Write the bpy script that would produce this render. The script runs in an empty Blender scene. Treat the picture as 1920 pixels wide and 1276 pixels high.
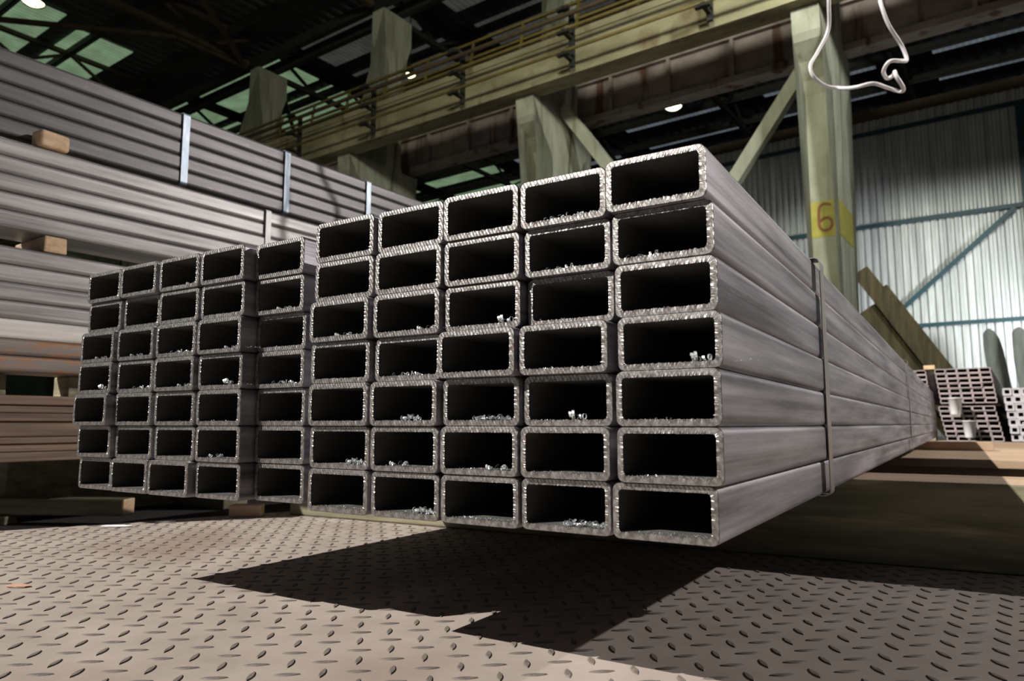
import bpy, bmesh, math, random
from mathutils import Vector, Matrix
R = math.radians
scene = bpy.context.scene
# ------------------------------------------------------------------ camera
cam_d = bpy.data.cameras.new('camera')
cam = bpy.data.objects.new('camera', cam_d)
scene.collection.objects.link(cam)
cam_d.sensor_width = 36.0
cam_d.lens = 25.16
cam.location = (0, 0, 0)
cam.rotation_euler = (R(90 + 6.673), 0, R(32.022))
cam_d.clip_start = 0.02
cam_d.clip_end = 200
cam_d.dof.use_dof = True
cam_d.dof.focus_distance = 0.92
cam_d.dof.aperture_fstop = 9.0
scene.camera = cam
# ------------------------------------------------------------------ colour management and sampling help
scene.view_settings.view_transform = 'Standard'
scene.view_settings.look = 'None'
scene.view_settings.gamma = 1
scene.view_settings.use_curve_mapping = False
scene.view_settings.exposure = 0.0
scene.cycles.use_denoising = True
scene.cycles.max_bounces = 6
scene.cycles.sample_clamp_indirect = 4.0
# ------------------------------------------------------------------ world
w = bpy.data.worlds.new('world')
scene.world = w
w.use_nodes = True
w.node_tree.nodes['Background'].inputs[0].default_value = (0.86, 0.93, 1.0, 1)
w.node_tree.nodes['Background'].inputs[1].default_value = 0.055

def aim(o, target):
    d = Vector(target) - o.location
    o.rotation_euler = d.to_track_quat('-Z', 'Y').to_euler()

def spot(name, loc, target, power, color, angle, blend=0.3, radius=0.05):
    l = bpy.data.lights.new(name, 'SPOT')
    l.energy = power; l.color = color; l.spot_size = R(angle); l.spot_blend = blend
    l.shadow_soft_size = radius
    o = bpy.data.objects.new(name, l)
    scene.collection.objects.link(o)
    o.location = loc
    aim(o, target)
    return o

# sun falling in through the open end of the hall from front left: lights the cut ends, the plate and the tops
sl = bpy.data.lights.new('sun', 'SUN'); sl.energy = 6.8; sl.angle = R(0.5); sl.color = (1.0, 0.94, 0.88)
so = bpy.data.objects.new('sun', sl); scene.collection.objects.link(so)
so.rotation_euler = Vector((0.69, 0.90, -1.0)).to_track_quat('-Z', 'Y').to_euler()
# lamp behind and to the right: lights the long sides of the tubes
spot('side_floodlight', (5.6, 6.6, 4.15), (-1.5, 1.5, 0.15), 2300, (1.0, 0.93, 0.90), 60, 0.4, 0.05)
# added unseen spot that brightens the lower part of the corrugated wall
spot('wall_wash_spot', (4.2, 14.5, 1.6), (-0.6, 20.2, 0.9), 3500, (0.96, 0.98, 1.0), 80, 0.9, 0.5)
# added unseen spots that brighten the hall's columns, girders and wall
spot('hall_fill_spot', (-2.0, 2.0, 9.5), (-7.0, 15.0, 6.0), 2700, (0.90, 0.92, 0.72), 120, 0.9, 0.6)
spot('hall_fill_spot', (2.0, 7.0, 8.5), (-3.5, 19.0, 4.0), 2700, (0.93, 0.97, 0.93), 100, 0.9, 0.6)

# ------------------------------------------------------------------ hall axes (turned 3.5 degrees from the tube bundle)
A = R(3.5)
UH = Vector((math.cos(A), -math.sin(A), 0)); VH = Vector((math.sin(A), math.cos(A), 0))
def H(u, v, z):
    return UH * u + VH * v + Vector((0, 0, z))
HROT = -A

# ------------------------------------------------------------------ materials
def new_mat(name):
    m = bpy.data.materials.new(name); m.use_nodes = True
    nt = m.node_tree
    return m, nt, nt.nodes['Principled BSDF'], nt.nodes.new('ShaderNodeTexCoord')

def noise_mat(name, c1, c2, rough=0.7, metal=0.0, scale=(5, 5, 5), detail=6, lo=0.3, hi=0.7, bump=0.0, bdist=0.01,
              spots=None, spot_scale=(8, 8, 8), spot_lo=0.55, spot_hi=0.7, coord='Object', rough2=None):
    m, nt, b, tc = new_mat(name)
    N, Lk = nt.nodes, nt.links
    mp = N.new('ShaderNodeMapping'); mp.inputs['Scale'].default_value = scale
    Lk.new(tc.outputs[coord], mp.inputs[0])
    n = N.new('ShaderNodeTexNoise'); n.inputs['Scale'].default_value = 1.0; n.inputs['Detail'].default_value = detail
    n.inputs['Roughness'].default_value = 0.62
    Lk.new(mp.outputs[0], n.inputs['Vector'])
    cr = N.new('ShaderNodeValToRGB')
    cr.color_ramp.elements[0].position = lo; cr.color_ramp.elements[1].position = hi
    cr.color_ramp.elements[0].color = (*c1, 1); cr.color_ramp.elements[1].color = (*c2, 1)
    Lk.new(n.outputs['Fac'], cr.inputs[0])
    col = cr.outputs[0]
    if spots:
        mp2 = N.new('ShaderNodeMapping'); mp2.inputs['Scale'].default_value = spot_scale
        mp2.inputs['Location'].default_value = (3.1, 7.7, 1.3)
        Lk.new(tc.outputs[coord], mp2.inputs[0])
        n2 = N.new('ShaderNodeTexNoise'); n2.inputs['Scale'].default_value = 1.0; n2.inputs['Detail'].default_value = 5
        Lk.new(mp2.outputs[0], n2.inputs['Vector'])
        r2 = N.new('ShaderNodeMapRange'); r2.inputs[1].default_value = spot_lo; r2.inputs[2].default_value = spot_hi
        Lk.new(n2.outputs['Fac'], r2.inputs[0])
        mx = N.new('ShaderNodeMix'); mx.data_type = 'RGBA'
        Lk.new(r2.outputs[0], mx.inputs[0]); Lk.new(col, mx.inputs[6]); mx.inputs[7].default_value = (*spots, 1)
        col = mx.outputs[2]
    Lk.new(col, b.inputs['Base Color'])
    b.inputs['Metallic'].default_value = metal
    b.inputs['Roughness'].default_value = rough
    if rough2 is not None:
        mr = N.new('ShaderNodeMapRange'); mr.inputs[3].default_value = rough; mr.inputs[4].default_value = rough2
        Lk.new(n.outputs['Fac'], mr.inputs[0]); Lk.new(mr.outputs[0], b.inputs['Roughness'])
    if bump:
        bp = N.new('ShaderNodeBump'); bp.inputs['Strength'].default_value = bump; bp.inputs['Distance'].default_value = bdist
        Lk.new(n.outputs['Fac'], bp.inputs['Height']); Lk.new(bp.outputs[0], b.inputs['Normal'])
    return m

def mill_steel(name, c1, c2, rust=None, metal=0.45, rough=0.42, scale=(55, 1.2, 55), rust_lo=0.6, rust_hi=0.75):
    m, nt, b, tc = new_mat(name)
    N, Lk = nt.nodes, nt.links
    info = N.new('ShaderNodeObjectInfo')
    off = N.new('ShaderNodeVectorMath'); off.operation = 'SCALE'
    off.inputs[0].default_value = (13.0, 29.0, 7.0); Lk.new(info.outputs['Random'], off.inputs['Scale'])
    add = N.new('ShaderNodeVectorMath'); add.operation = 'ADD'
    Lk.new(tc.outputs['Object'], add.inputs[0]); Lk.new(off.outputs[0], add.inputs[1])
    def nz(sc, det, s=1.0):
        mp = N.new('ShaderNodeMapping'); mp.inputs['Scale'].default_value = sc
        Lk.new(add.outputs[0], mp.inputs[0])
        n = N.new('ShaderNodeTexNoise'); n.inputs['Scale'].default_value = s; n.inputs['Detail'].default_value = det
        n.inputs['Roughness'].default_value = 0.6
        Lk.new(mp.outputs[0], n.inputs['Vector'])
        return n
    streak = nz(scale, 7); blot = nz((12, 2.2, 34), 8); fine = nz((420, 90, 420), 3); cross = nz((30, 12, 60), 5)
    mixf = N.new('ShaderNodeMath'); mixf.operation = 'MULTIPLY_ADD'
    Lk.new(blot.outputs['Fac'], mixf.inputs[0]); mixf.inputs[1].default_value = 0.6; 
    m1 = N.new('ShaderNodeMath'); m1.operation = 'MULTIPLY'; Lk.new(streak.outputs['Fac'], m1.inputs[0]); m1.inputs[1].default_value = 0.4
    Lk.new(m1.outputs[0], mixf.inputs[2])
    cr = N.new('ShaderNodeValToRGB')
    cr.color_ramp.elements[0].position = 0.36; cr.color_ramp.elements[1].position = 0.64
    cr.color_ramp.elements[0].color = (*c1, 1); cr.color_ramp.elements[1].color = (*c2, 1)
    Lk.new(mixf.outputs[0], cr.inputs[0]); col = cr.outputs[0]
    if rust:
        r2 = N.new('ShaderNodeMapRange'); r2.inputs[1].default_value = rust_lo; r2.inputs[2].default_value = rust_hi
        Lk.new(cross.outputs['Fac'], r2.inputs[0])
        mx = N.new('ShaderNodeMix'); mx.data_type = 'RGBA'
        Lk.new(r2.outputs[0], mx.inputs[0]); Lk.new(col, mx.inputs[6]); mx.inputs[7].default_value = (*rust, 1)
        col = mx.outputs[2]
    Lk.new(col, b.inputs['Base Color'])
    b.inputs['Metallic'].default_value = metal
    mr = N.new('ShaderNodeMapRange'); mr.inputs[3].default_value = rough - 0.08; mr.inputs[4].default_value = rough + 0.14
    Lk.new(streak.outputs['Fac'], mr.inputs[0]); Lk.new(mr.outputs[0], b.inputs['Roughness'])
    sm = N.new('ShaderNodeMath'); sm.operation = 'MULTIPLY_ADD'
    Lk.new(streak.outputs['Fac'], sm.inputs[0]); sm.inputs[1].default_value = 1.0
    f2 = N.new('ShaderNodeMath'); f2.operation = 'MULTIPLY'; Lk.new(fine.outputs['Fac'], f2.inputs[0]); f2.inputs[1].default_value = 0.25
    Lk.new(f2.outputs[0], sm.inputs[2])
    bp = N.new('ShaderNodeBump'); bp.inputs['Strength'].default_value = 0.35; bp.inputs['Distance'].default_value = 0.0012
    Lk.new(sm.outputs[0], bp.inputs['Height']); Lk.new(bp.outputs[0], b.inputs['Normal'])
    return m

def cut_steel():
    m, nt, b, tc = new_mat('saw_cut_steel')
    N, Lk = nt.nodes, nt.links
    mp = N.new('ShaderNodeMapping'); mp.inputs['Rotation'].default_value = (0, R(28), 0)
    Lk.new(tc.outputs['Object'], mp.inputs[0])
    wv = N.new('ShaderNodeTexWave'); wv.wave_type = 'BANDS'; wv.bands_direction = 'X'
    wv.inputs['Scale'].default_value = 84; wv.inputs['Distortion'].default_value = 1.0
    wv.inputs['Detail'].default_value = 2.0; wv.inputs['Detail Scale'].default_value = 1.6
    Lk.new(mp.outputs[0], wv.inputs['Vector'])
    n = N.new('ShaderNodeTexNoise'); n.inputs['Scale'].default_value = 900; n.inputs['Detail'].default_value = 3
    Lk.new(tc.outputs['Object'], n.inputs['Vector'])
    ma = N.new('ShaderNodeMath'); ma.operation = 'MULTIPLY_ADD'
    Lk.new(n.outputs['Fac'], ma.inputs[0]); ma.inputs[1].default_value = 0.12; Lk.new(wv.outputs['Fac'], ma.inputs[2])
    bp = N.new('ShaderNodeBump'); bp.inputs['Strength'].default_value = 0.6; bp.inputs['Distance'].default_value = 0.0003
    Lk.new(ma.outputs[0], bp.inputs['Height']); Lk.new(bp.outputs[0], b.inputs['Normal'])
    n3 = N.new('ShaderNodeTexNoise'); n3.inputs['Scale'].default_value = 160; n3.inputs['Detail'].default_value = 4
    Lk.new(tc.outputs['Object'], n3.inputs['Vector'])
    cr = N.new('ShaderNodeValToRGB')
    cr.color_ramp.elements[0].position = 0.35; cr.color_ramp.elements[1].position = 0.65
    cr.color_ramp.elements[0].color = (0.20, 0.18, 0.165, 1); cr.color_ramp.elements[1].color = (0.42, 0.415, 0.41, 1)
    Lk.new(n3.outputs['Fac'], cr.inputs[0]); Lk.new(cr.outputs[0], b.inputs['Base Color'])
    b.inputs['Metallic'].default_value = 1.0; b.inputs['Roughness'].default_value = 0.42
    return m

M = {}
M['steel'] = mill_steel('mill_scale_steel', (0.055, 0.052, 0.06), (0.38, 0.365, 0.395), scale=(70, 0.9, 70))
M['steel_grey'] = mill_steel('grey_stack_steel', (0.15, 0.145, 0.14), (0.44, 0.425, 0.415), metal=0.3, scale=(40, 0.6, 60), rough=0.4)
M['steel_dim_lit'] = mill_steel('dim_lit_stack_steel', (0.07, 0.068, 0.07), (0.155, 0.15, 0.15), metal=0.3, scale=(40, 0.5, 70), rust=(0.30, 0.22, 0.20), rust_lo=0.62, rust_hi=0.8)  # darker copy of the stack steel, paints in weaker light on the topmost pack
M['steel_pale'] = mill_steel('pale_dusty_steel', (0.55, 0.53, 0.50), (0.97, 0.95, 0.90), metal=0.1, scale=(20, 1.2, 14), rough=0.6)
M['steel_rust'] = mill_steel('rust_speckled_steel', (0.17, 0.145, 0.13), (0.30, 0.26, 0.235), metal=0.15, rust=(0.36, 0.17, 0.07), rust_lo=0.5, rust_hi=0.62, rough=0.55)
M['steel_brown'] = mill_steel('brown_rusted_steel', (0.09, 0.060, 0.042), (0.30, 0.21, 0.155), metal=0.1, rust=(0.24, 0.12, 0.06), rust_lo=0.56, rust_hi=0.8, rough=0.6, scale=(60, 0.8, 90))
M['steel_far'] = mill_steel('far_stack_steel', (0.20, 0.17, 0.175), (0.36, 0.30, 0.30), metal=0.2, rough=0.5)
M['far_edge'] = noise_mat('far_cut_edges', (0.30, 0.25, 0.25), (0.50, 0.43, 0.43), rough=0.5, metal=0.2, scale=(9, 9, 9))
M['far_edge_light'] = noise_mat('far_cut_edges_pale', (0.40, 0.39, 0.41), (0.60, 0.59, 0.61), rough=0.5, metal=0.2, scale=(9, 9, 9))
M['inner'] = noise_mat('dark_tube_bore', (0.045, 0.045, 0.04), (0.09, 0.088, 0.085), rough=0.6, metal=0.1, scale=(40, 5, 40))  # bore coloured darker than the outer faces
M['cut'] = cut_steel()
M['shaving'] = noise_mat('bright_shavings', (0.62, 0.67, 0.68), (0.92, 0.95, 0.96), rough=0.32, metal=0.75, scale=(600, 600, 600), bump=0.4, bdist=0.0004)
M['strap'] = noise_mat('grey_strap_steel', (0.20, 0.19, 0.17), (0.33, 0.31, 0.28), rough=0.42, metal=0.5, scale=(60, 60, 20))
M['strap_blue'] = noise_mat('blue_grey_strap', (0.17, 0.22, 0.27), (0.36, 0.42, 0.48), rough=0.4, metal=0.4, scale=(30, 30, 12))
M['strap_white'] = noise_mat('pale_strap', (0.50, 0.50, 0.49), (0.68, 0.68, 0.67), rough=0.5, metal=0.2, scale=(30, 30, 12))
M['plate'] = noise_mat('dusty_plate', (0.24, 0.205, 0.175), (0.34, 0.295, 0.255), rough=0.8, metal=0.0, scale=(7, 7, 7), detail=9,
                       spots=(0.22, 0.17, 0.135), spot_scale=(2.3, 2.3, 2.3), spot_lo=0.56, spot_hi=0.72, bump=0.15, bdist=0.001)
M['lug'] = noise_mat('worn_plate_lugs', (0.085, 0.072, 0.062), (0.17, 0.145, 0.125), rough=0.7, metal=0.0, scale=(90, 90, 90))
M['concrete_floor'] = noise_mat('hall_floor_concrete', (0.022, 0.02, 0.018), (0.05, 0.045, 0.04), rough=0.9, scale=(2, 2, 2))
M['timber_dark'] = noise_mat('mossy_dark_timber', (0.085, 0.08, 0.05), (0.30, 0.275, 0.175), rough=0.8, scale=(2.2, 14, 26), detail=9, bump=0.5, bdist=0.003,
                             spots=(0.40, 0.35, 0.22), spot_scale=(3, 9, 30), spot_lo=0.62, spot_hi=0.74)
M['timber'] = noise_mat('tan_timber', (0.26, 0.18, 0.115), (0.42, 0.31, 0.21), rough=0.75, scale=(2.0, 18, 22), detail=8, bump=0.3, bdist=0.002)
M['timber_grey'] = noise_mat('weathered_grey_timber', (0.022, 0.025, 0.018), (0.075, 0.08, 0.065), rough=0.8, scale=(9, 9, 1.6), detail=8, bump=0.3, bdist=0.004)
M['timber_brown'] = noise_mat('old_brown_planks', (0.045, 0.036, 0.018), (0.15, 0.115, 0.055), rough=0.8, scale=(14, 14, 1.2), detail=7, bump=0.3, bdist=0.004)
M['wood_end'] = noise_mat('fresh_wood_end', (0.50, 0.33, 0.18), (0.74, 0.55, 0.36), rough=0.7, scale=(30, 30, 60), detail=5)
M['concrete'] = noise_mat('greenish_concrete', (0.30, 0.30, 0.22), (0.50, 0.50, 0.39), rough=0.85, scale=(3, 3, 1.2), detail=8,
                          spots=(0.22, 0.19, 0.13), spot_scale=(5, 5, 0.5), spot_lo=0.55, spot_hi=0.75, bump=0.15, bdist=0.006)
M['girder_yellow'] = noise_mat('yellowed_concrete_girder', (0.18, 0.155, 0.08), (0.40, 0.36, 0.22), rough=0.8, scale=(0.8, 4, 3), detail=7,
                               spots=(0.17, 0.12, 0.06), spot_scale=(2.2, 3, 1.2), spot_lo=0.56, spot_hi=0.72)
M['girder_brown'] = noise_mat('brown_stained_girder', (0.22, 0.17, 0.15), (0.40, 0.33, 0.30), rough=0.8, scale=(1.5, 4, 2.5), detail=7,
                              spots=(0.12, 0.055, 0.035), spot_scale=(2.6, 3, 0.3), spot_lo=0.58, spot_hi=0.68)
M['rail_yellow'] = noise_mat('ochre_painted_pipe', (0.11, 0.08, 0.02), (0.21, 0.155, 0.045), rough=0.55, scale=(3, 3, 3))
M['iron_dark'] = noise_mat('dark_ironwork', (0.012, 0.012, 0.010), (0.035, 0.032, 0.025), rough=0.7, scale=(3, 3, 3))
M['iron_brown'] = noise_mat('brown_roof_iron', (0.045, 0.030, 0.014), (0.10, 0.065, 0.030), rough=0.7, scale=(3, 3, 3))
M['teal'] = noise_mat('teal_paint', (0.006, 0.035, 0.045), (0.010, 0.06, 0.075), rough=0.5, scale=(4, 4, 4))
M['wall'] = noise_mat('galvanised_wall_sheet', (0.36, 0.38, 0.37), (0.62, 0.64, 0.63), rough=0.5, metal=0.25, scale=(5.5, 5.5, 0.35), detail=5, lo=0.35, hi=0.68)
M['roof'] = noise_mat('dark_roof_sheet', (0.035, 0.042, 0.038), (0.075, 0.085, 0.078), rough=0.7, scale=(0.6, 0.6, 0.6))
M['plain_wall'] = noise_mat('dark_end_wall', (0.05, 0.06, 0.05), (0.09, 0.10, 0.085), rough=0.8, scale=(0.6, 0.6, 0.6))
M['cable'] = noise_mat('white_cable_sheath', (0.62, 0.60, 0.60), (0.75, 0.74, 0.74), rough=0.45, scale=(30, 30, 30))
M['plastic'] = noise_mat('white_plastic', (0.90, 0.93, 0.93), (0.97, 0.98, 0.98), rough=0.4, scale=(6, 6, 6))
M['paper'] = noise_mat('white_paper', (0.75, 0.76, 0.78), (0.86, 0.87, 0.89), rough=0.8, scale=(60, 60, 60))
M['orange'] = noise_mat('orange_paint_flake', (0.46, 0.27, 0.19), (0.55, 0.34, 0.25), rough=0.6, scale=(60, 60, 60))
M['yellow_paint'] = noise_mat('yellow_band_paint', (0.34, 0.30, 0.04), (0.50, 0.44, 0.10), rough=0.7, scale=(6, 6, 6), detail=7)
M['red_paint'] = noise_mat('rust_red_paint', (0.20, 0.07, 0.03), (0.30, 0.11, 0.05), rough=0.7, scale=(9, 9, 9))

def emit_mat(name, col, strength, stripes=False):
    m, nt, b, tc = new_mat(name)
    N, Lk = nt.nodes, nt.links
    n = N.new('ShaderNodeTexNoise'); n.inputs['Scale'].default_value = 1.1; n.inputs['Detail'].default_value = 4
    Lk.new(tc.outputs['Object'], n.inputs['Vector'])
    cr = N.new('ShaderNodeValToRGB')
    cr.color_ramp.elements[0].position = 0.25; cr.color_ramp.elements[1].position = 0.75
    cr.color_ramp.elements[0].color = (*[c * 0.45 for c in col], 1); cr.color_ramp.elements[1].color = (*col, 1)
    Lk.new(n.outputs['Fac'], cr.inputs[0])
    wv = N.new('ShaderNodeTexWave'); wv.bands_direction = 'X'; wv.inputs['Scale'].default_value = 1.6
    Lk.new(tc.outputs['Object'], wv.inputs['Vector'])
    mr = N.new('ShaderNodeMapRange'); mr.inputs[3].default_value = strength * 0.7; mr.inputs[4].default_value = strength
    Lk.new(wv.outputs['Fac'], mr.inputs[0])
    Lk.new(cr.outputs[0], b.inputs['Emission Color']); Lk.new(mr.outputs[0], b.inputs['Emission Strength'])
    b.inputs['Base Color'].default_value = (0.1, 0.1, 0.1, 1)
    return m
M['sky_green'] = emit_mat('green_daylight_panel', (0.34, 0.52, 0.30), 0.62)
M['sky_blue'] = emit_mat('bluish_daylight_panel', (0.30, 0.36, 0.40), 0.42)
M['sky_grey'] = emit_mat('dim_daylight_panel', (0.17, 0.18, 0.16), 0.30)
M['lamp_glow'] = emit_mat('lamp_glow', (1.0, 0.86, 0.62), 14)
M['lamp_glow_y'] = emit_mat('lamp_glow_yellow', (1.0, 0.92, 0.45), 10)

# ------------------------------------------------------------------ builders
def tag(o, label=None, cat=None, group=None, kind=None):
    if label: o['label'] = label
    if cat: o['category'] = cat
    if group: o['group'] = group
    if kind: o['kind'] = kind
    return o

def link(name, mesh, parent=None, loc=None, rotz=0):
    o = bpy.data.objects.new(name, mesh)
    scene.collection.objects.link(o)
    if loc is not None: o.location = loc
    if rotz: o.rotation_euler = (0, 0, rotz)
    if parent: o.parent = parent
    return o

class MB:
    """collects faces of one mesh object"""
    def __init__(s): s.v = []; s.f = []; s.m = []; s.sm = []
    def add(s, vs, fs, mi=0, smooth=False):
        k = len(s.v); s.v += [tuple(p) for p in vs]
        for f in fs: s.f.append([i + k for i in f]); s.m.append(mi); s.sm.append(smooth)
    def box(s, x0, x1, y0, y1, z0, z1, mi=0):
        s.add([(x, y, z) for x in (x0, x1) for y in (y0, y1) for z in (z0, z1)],
              [(0, 1, 3, 2), (4, 6, 7, 5), (0, 4, 5, 1), (2, 3, 7, 6), (0, 2, 6, 4), (1, 5, 7, 3)], mi)
    def bar(s, p, q, w, h, mi=0, up=Vector((0, 0, 1))):
        p = Vector(p); q = Vector(q); d = (q - p).normalized()
        if abs(d.dot(up)) > 0.95: up = Vector((1, 0, 0))
        a = d.cross(up).normalized(); b = a.cross(d)
        vs = [c + a * (i * w / 2) + b * (j * h / 2) for c in (p, q) for i, j in ((-1, -1), (1, -1), (1, 1), (-1, 1))]
        s.add(vs, [(3, 2, 1, 0), (4, 5, 6, 7), (0, 1, 5, 4), (1, 2, 6, 5), (2, 3, 7, 6), (3, 0, 4, 7)], mi)
    def tube(s, pts, r, n=8, mi=0):
        pts = [Vector(p) for p in pts]; rings = []
        prev = None
        for i, p in enumerate(pts):
            d = (pts[min(i + 1, len(pts) - 1)] - pts[max(i - 1, 0)]).normalized()
            if prev is None:
                prev = d.orthogonal().normalized()
            a = (prev - d * prev.dot(d)).normalized(); prev = a; b = d.cross(a)
            rings.append([p + (a * math.cos(2 * math.pi * j / n) + b * math.sin(2 * math.pi * j / n)) * r for j in range(n)])
        vs = [q for rg in rings for q in rg]; fs = []
        for i in range(len(rings) - 1):
            for j in range(n):
                k = (j + 1) % n
                fs.append((i * n + j, i * n + k, (i + 1) * n + k, (i + 1) * n + j))
        fs.append(tuple(range(n - 1, -1, -1))); fs.append(tuple((len(rings) - 1) * n + j for j in range(n)))
        s.add(vs, fs, mi, True)
    def mesh(s, name, mats, recalc=True):
        me = bpy.data.meshes.new(name); me.from_pydata(s.v, [], s.f)
        for mt in (mats if isinstance(mats, (list, tuple)) else [mats]): me.materials.append(mt)
        me.polygons.foreach_set('material_index', s.m); me.polygons.foreach_set('use_smooth', s.sm)
        if recalc:
            bm = bmesh.new(); bm.from_mesh(me); bmesh.ops.recalc_face_normals(bm, faces=bm.faces); bm.to_mesh(me); bm.free()
        me.update()
        return me
    def obj(s, name, mats, parent=None, loc=None, rotz=0, recalc=True):
        return link(name, s.mesh(name, mats, recalc), parent, loc, rotz)

def bevel(o, w, seg=2):
    md = o.modifiers.new('bevel', 'BEVEL'); md.width = w; md.segments = seg; md.limit_method = 'ANGLE'
    return o

def rrect(w, h, r, seg=4, sub=0.0):
    """rounded rectangle outline, centred, counter clockwise; sub = max spacing along straights"""
    pts = []
    cs = [(w / 2 - r, h / 2 - r, 0), (-w / 2 + r, h / 2 - r, 90), (-w / 2 + r, -h / 2 + r, 180), (w / 2 - r, -h / 2 + r, 270)]
    for i, (cx, cz, a0) in enumerate(cs):
        a = R(a0); b2 = R(a0 + 90); e_ = 0.0012
        if not sub: pts.append((cx + r * math.cos(a) + e_ * math.sin(a), cz + r * math.sin(a) - e_ * math.cos(a)))
        for k in range(seg + 1):
            a = R(a0 + 90 * k / seg); pts.append((cx + r * math.cos(a), cz + r * math.sin(a)))
        if not sub: pts.append((cx + r * math.cos(b2) - e_ * math.sin(b2), cz + r * math.sin(b2) + e_ * math.cos(b2)))
        if sub:
            nx = cs[(i + 1) % 4]; a = R(nx[2])
            e = (nx[0] + r * math.cos(a), nx[1] + r * math.sin(a)); p = pts[-1]
            d = math.hypot(e[0] - p[0], e[1] - p[1]); m = int(d / sub)
            for k in range(1, m): pts.append((p[0] + (e[0] - p[0]) * k / m, p[1] + (e[1] - p[1]) * k / m))
    return pts

def hollow(w, h, t, ro, ri, length, seg=4, y0=0.0, cap=False, end=True):
    mb = MB(); o = rrect(w, h, ro, seg); i = rrect(w - 2 * t, h - 2 * t, ri, seg); n = len(o)
    for pts, mi, sm in ((o, 0, True), (i, 1, True)):
        vs = [(x, y, z) for y in (y0, y0 + length) for x, z in pts]
        mb.add(vs, [(j, (j + 1) % n, n + (j + 1) % n, n + j) for j in range(n)], mi, sm)
    for y, on in ((y0, cap), (y0 + length, end)):
        if on:
            vs = [(x, y, z) for x, z in o] + [(x, y, z) for x, z in i]
            mb.add(vs, [(j, (j + 1) % n, n + (j + 1) % n, n + j) for j in range(n)], 2)
    return mb

def smooth_by_angle(me, deg=40):
    bm = bmesh.new(); bm.from_mesh(me)
    for e in bm.edges:
        e.smooth = not (len(e.link_faces) == 2 and e.calc_face_angle(0) > R(deg))
    bm.to_mesh(me); bm.free()

ORD = ['first', 'second', 'third', 'fourth', 'fifth', 'sixth', 'seventh', 'eighth', 'ninth', 'tenth']
def row_name(r, n):
    return 'top row' if r == 0 else ('bottom row' if r == n - 1 else ORD[r] + ' row down')

# ------------------------------------------------------------------ the setting
mb = MB(); mb.box(-38, 14, -8, 40, -0.42, -0.30)
tag(mb.obj('floor', M['concrete_floor'], rotz=HROT), kind='structure')

# corrugated partition wall at v = 20
mb = MB(); pitch = 0.165; u = -9.0; prof = []
while u < 6.0:
    prof += [(u, 0.0), (u + pitch * 0.34, 0.0), (u + pitch * 0.5, 0.042), (u + pitch * 0.84, 0.042)]; u += pitch
vs = [(x, 20.0 + d, z) for x, d in prof for z in (-0.3, 7.87)]
mb.add(vs, [(2 * i, 2 * i + 2, 2 * i + 3, 2 * i + 1) for i in range(len(prof) - 1)])
wall = mb.obj('wall_back', M['wall'], rotz=HROT); tag(wall, kind='structure')
md = wall.modifiers.new('thick', 'SOLIDIFY'); md.thickness = 0.004
# teal rails, post and brace of the wall
def wall_bar(name, pts, wd, label, cat, group=None, mat='teal'):
    mb = MB()
    for p, q in zip(pts[:-1], pts[1:]): mb.bar(p, q, 0.06, wd)
    o = mb.obj(name, M[mat], rotz=HROT)
    return tag(o, label, cat, group)
wall_bar('wall_rail', [(-9, 19.95, 7.5), (6, 19.95, 7.5)], 0.10, 'teal painted rail across the top of the corrugated wall', 'wall rail')
wall_bar('wall_rail', [(-9, 19.95, 5.05), (6, 19.95, 5.05)], 0.10, 'teal painted rail across the corrugated wall at the height of the number', 'wall rail')
wall_bar('wall_rail', [(-9, 19.95, 2.4), (6, 19.95, 2.4)], 0.09, 'teal painted rail low across the corrugated wall above the tube stacks', 'wall rail')
wall_bar('wall_brace', [(0.12, 19.88, 4.98), (-2.75, 19.88, 2.45)], 0.10, 'teal diagonal brace slanting across the corrugated wall', 'wall brace')
wall_bar('wall_post', [(0.42, 19.86, -0.3), (0.42, 19.86, 7.5)], 0.28, 'dark teal upright post at the right end of the corrugated wall', 'wall post')
mb = MB(); mb.box(-9, 6, 19.85, 20.15, 7.87, 8.1)
tag(mb.obj('trim_1', M['iron_brown'], rotz=HROT), kind='structure')

mb = MB(); mb.box(-38, 14, 38, 38.2, -0.3, 13.2); tag(mb.obj('wall_far', M['plain_wall'], rotz=HROT), kind='structure')
mb = MB(); mb.box(-38.2, -38, -8, 38, -0.3, 13.2); tag(mb.obj('wall_left', M['plain_wall'], rotz=HROT), kind='structure')
# roof sheet with shallow corrugation across the hall
mb = MB(); prof = []; u = -38
while u < 14: prof += [(u, 13.05), (u + 0.15, 13.05), (u + 0.19, 12.98), (u + 0.31, 12.98), (u + 0.35, 13.05)]; u += 0.4
vs = [(x, y, z) for x, z in prof for y in (-2, 38)]
mb.add(vs, [(2 * i, 2 * i + 2, 2 * i + 3, 2 * i + 1) for i in range(len(prof) - 1)])
tag(mb.obj('ceiling', M['roof'], rotz=HROT), kind='structure')
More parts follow.
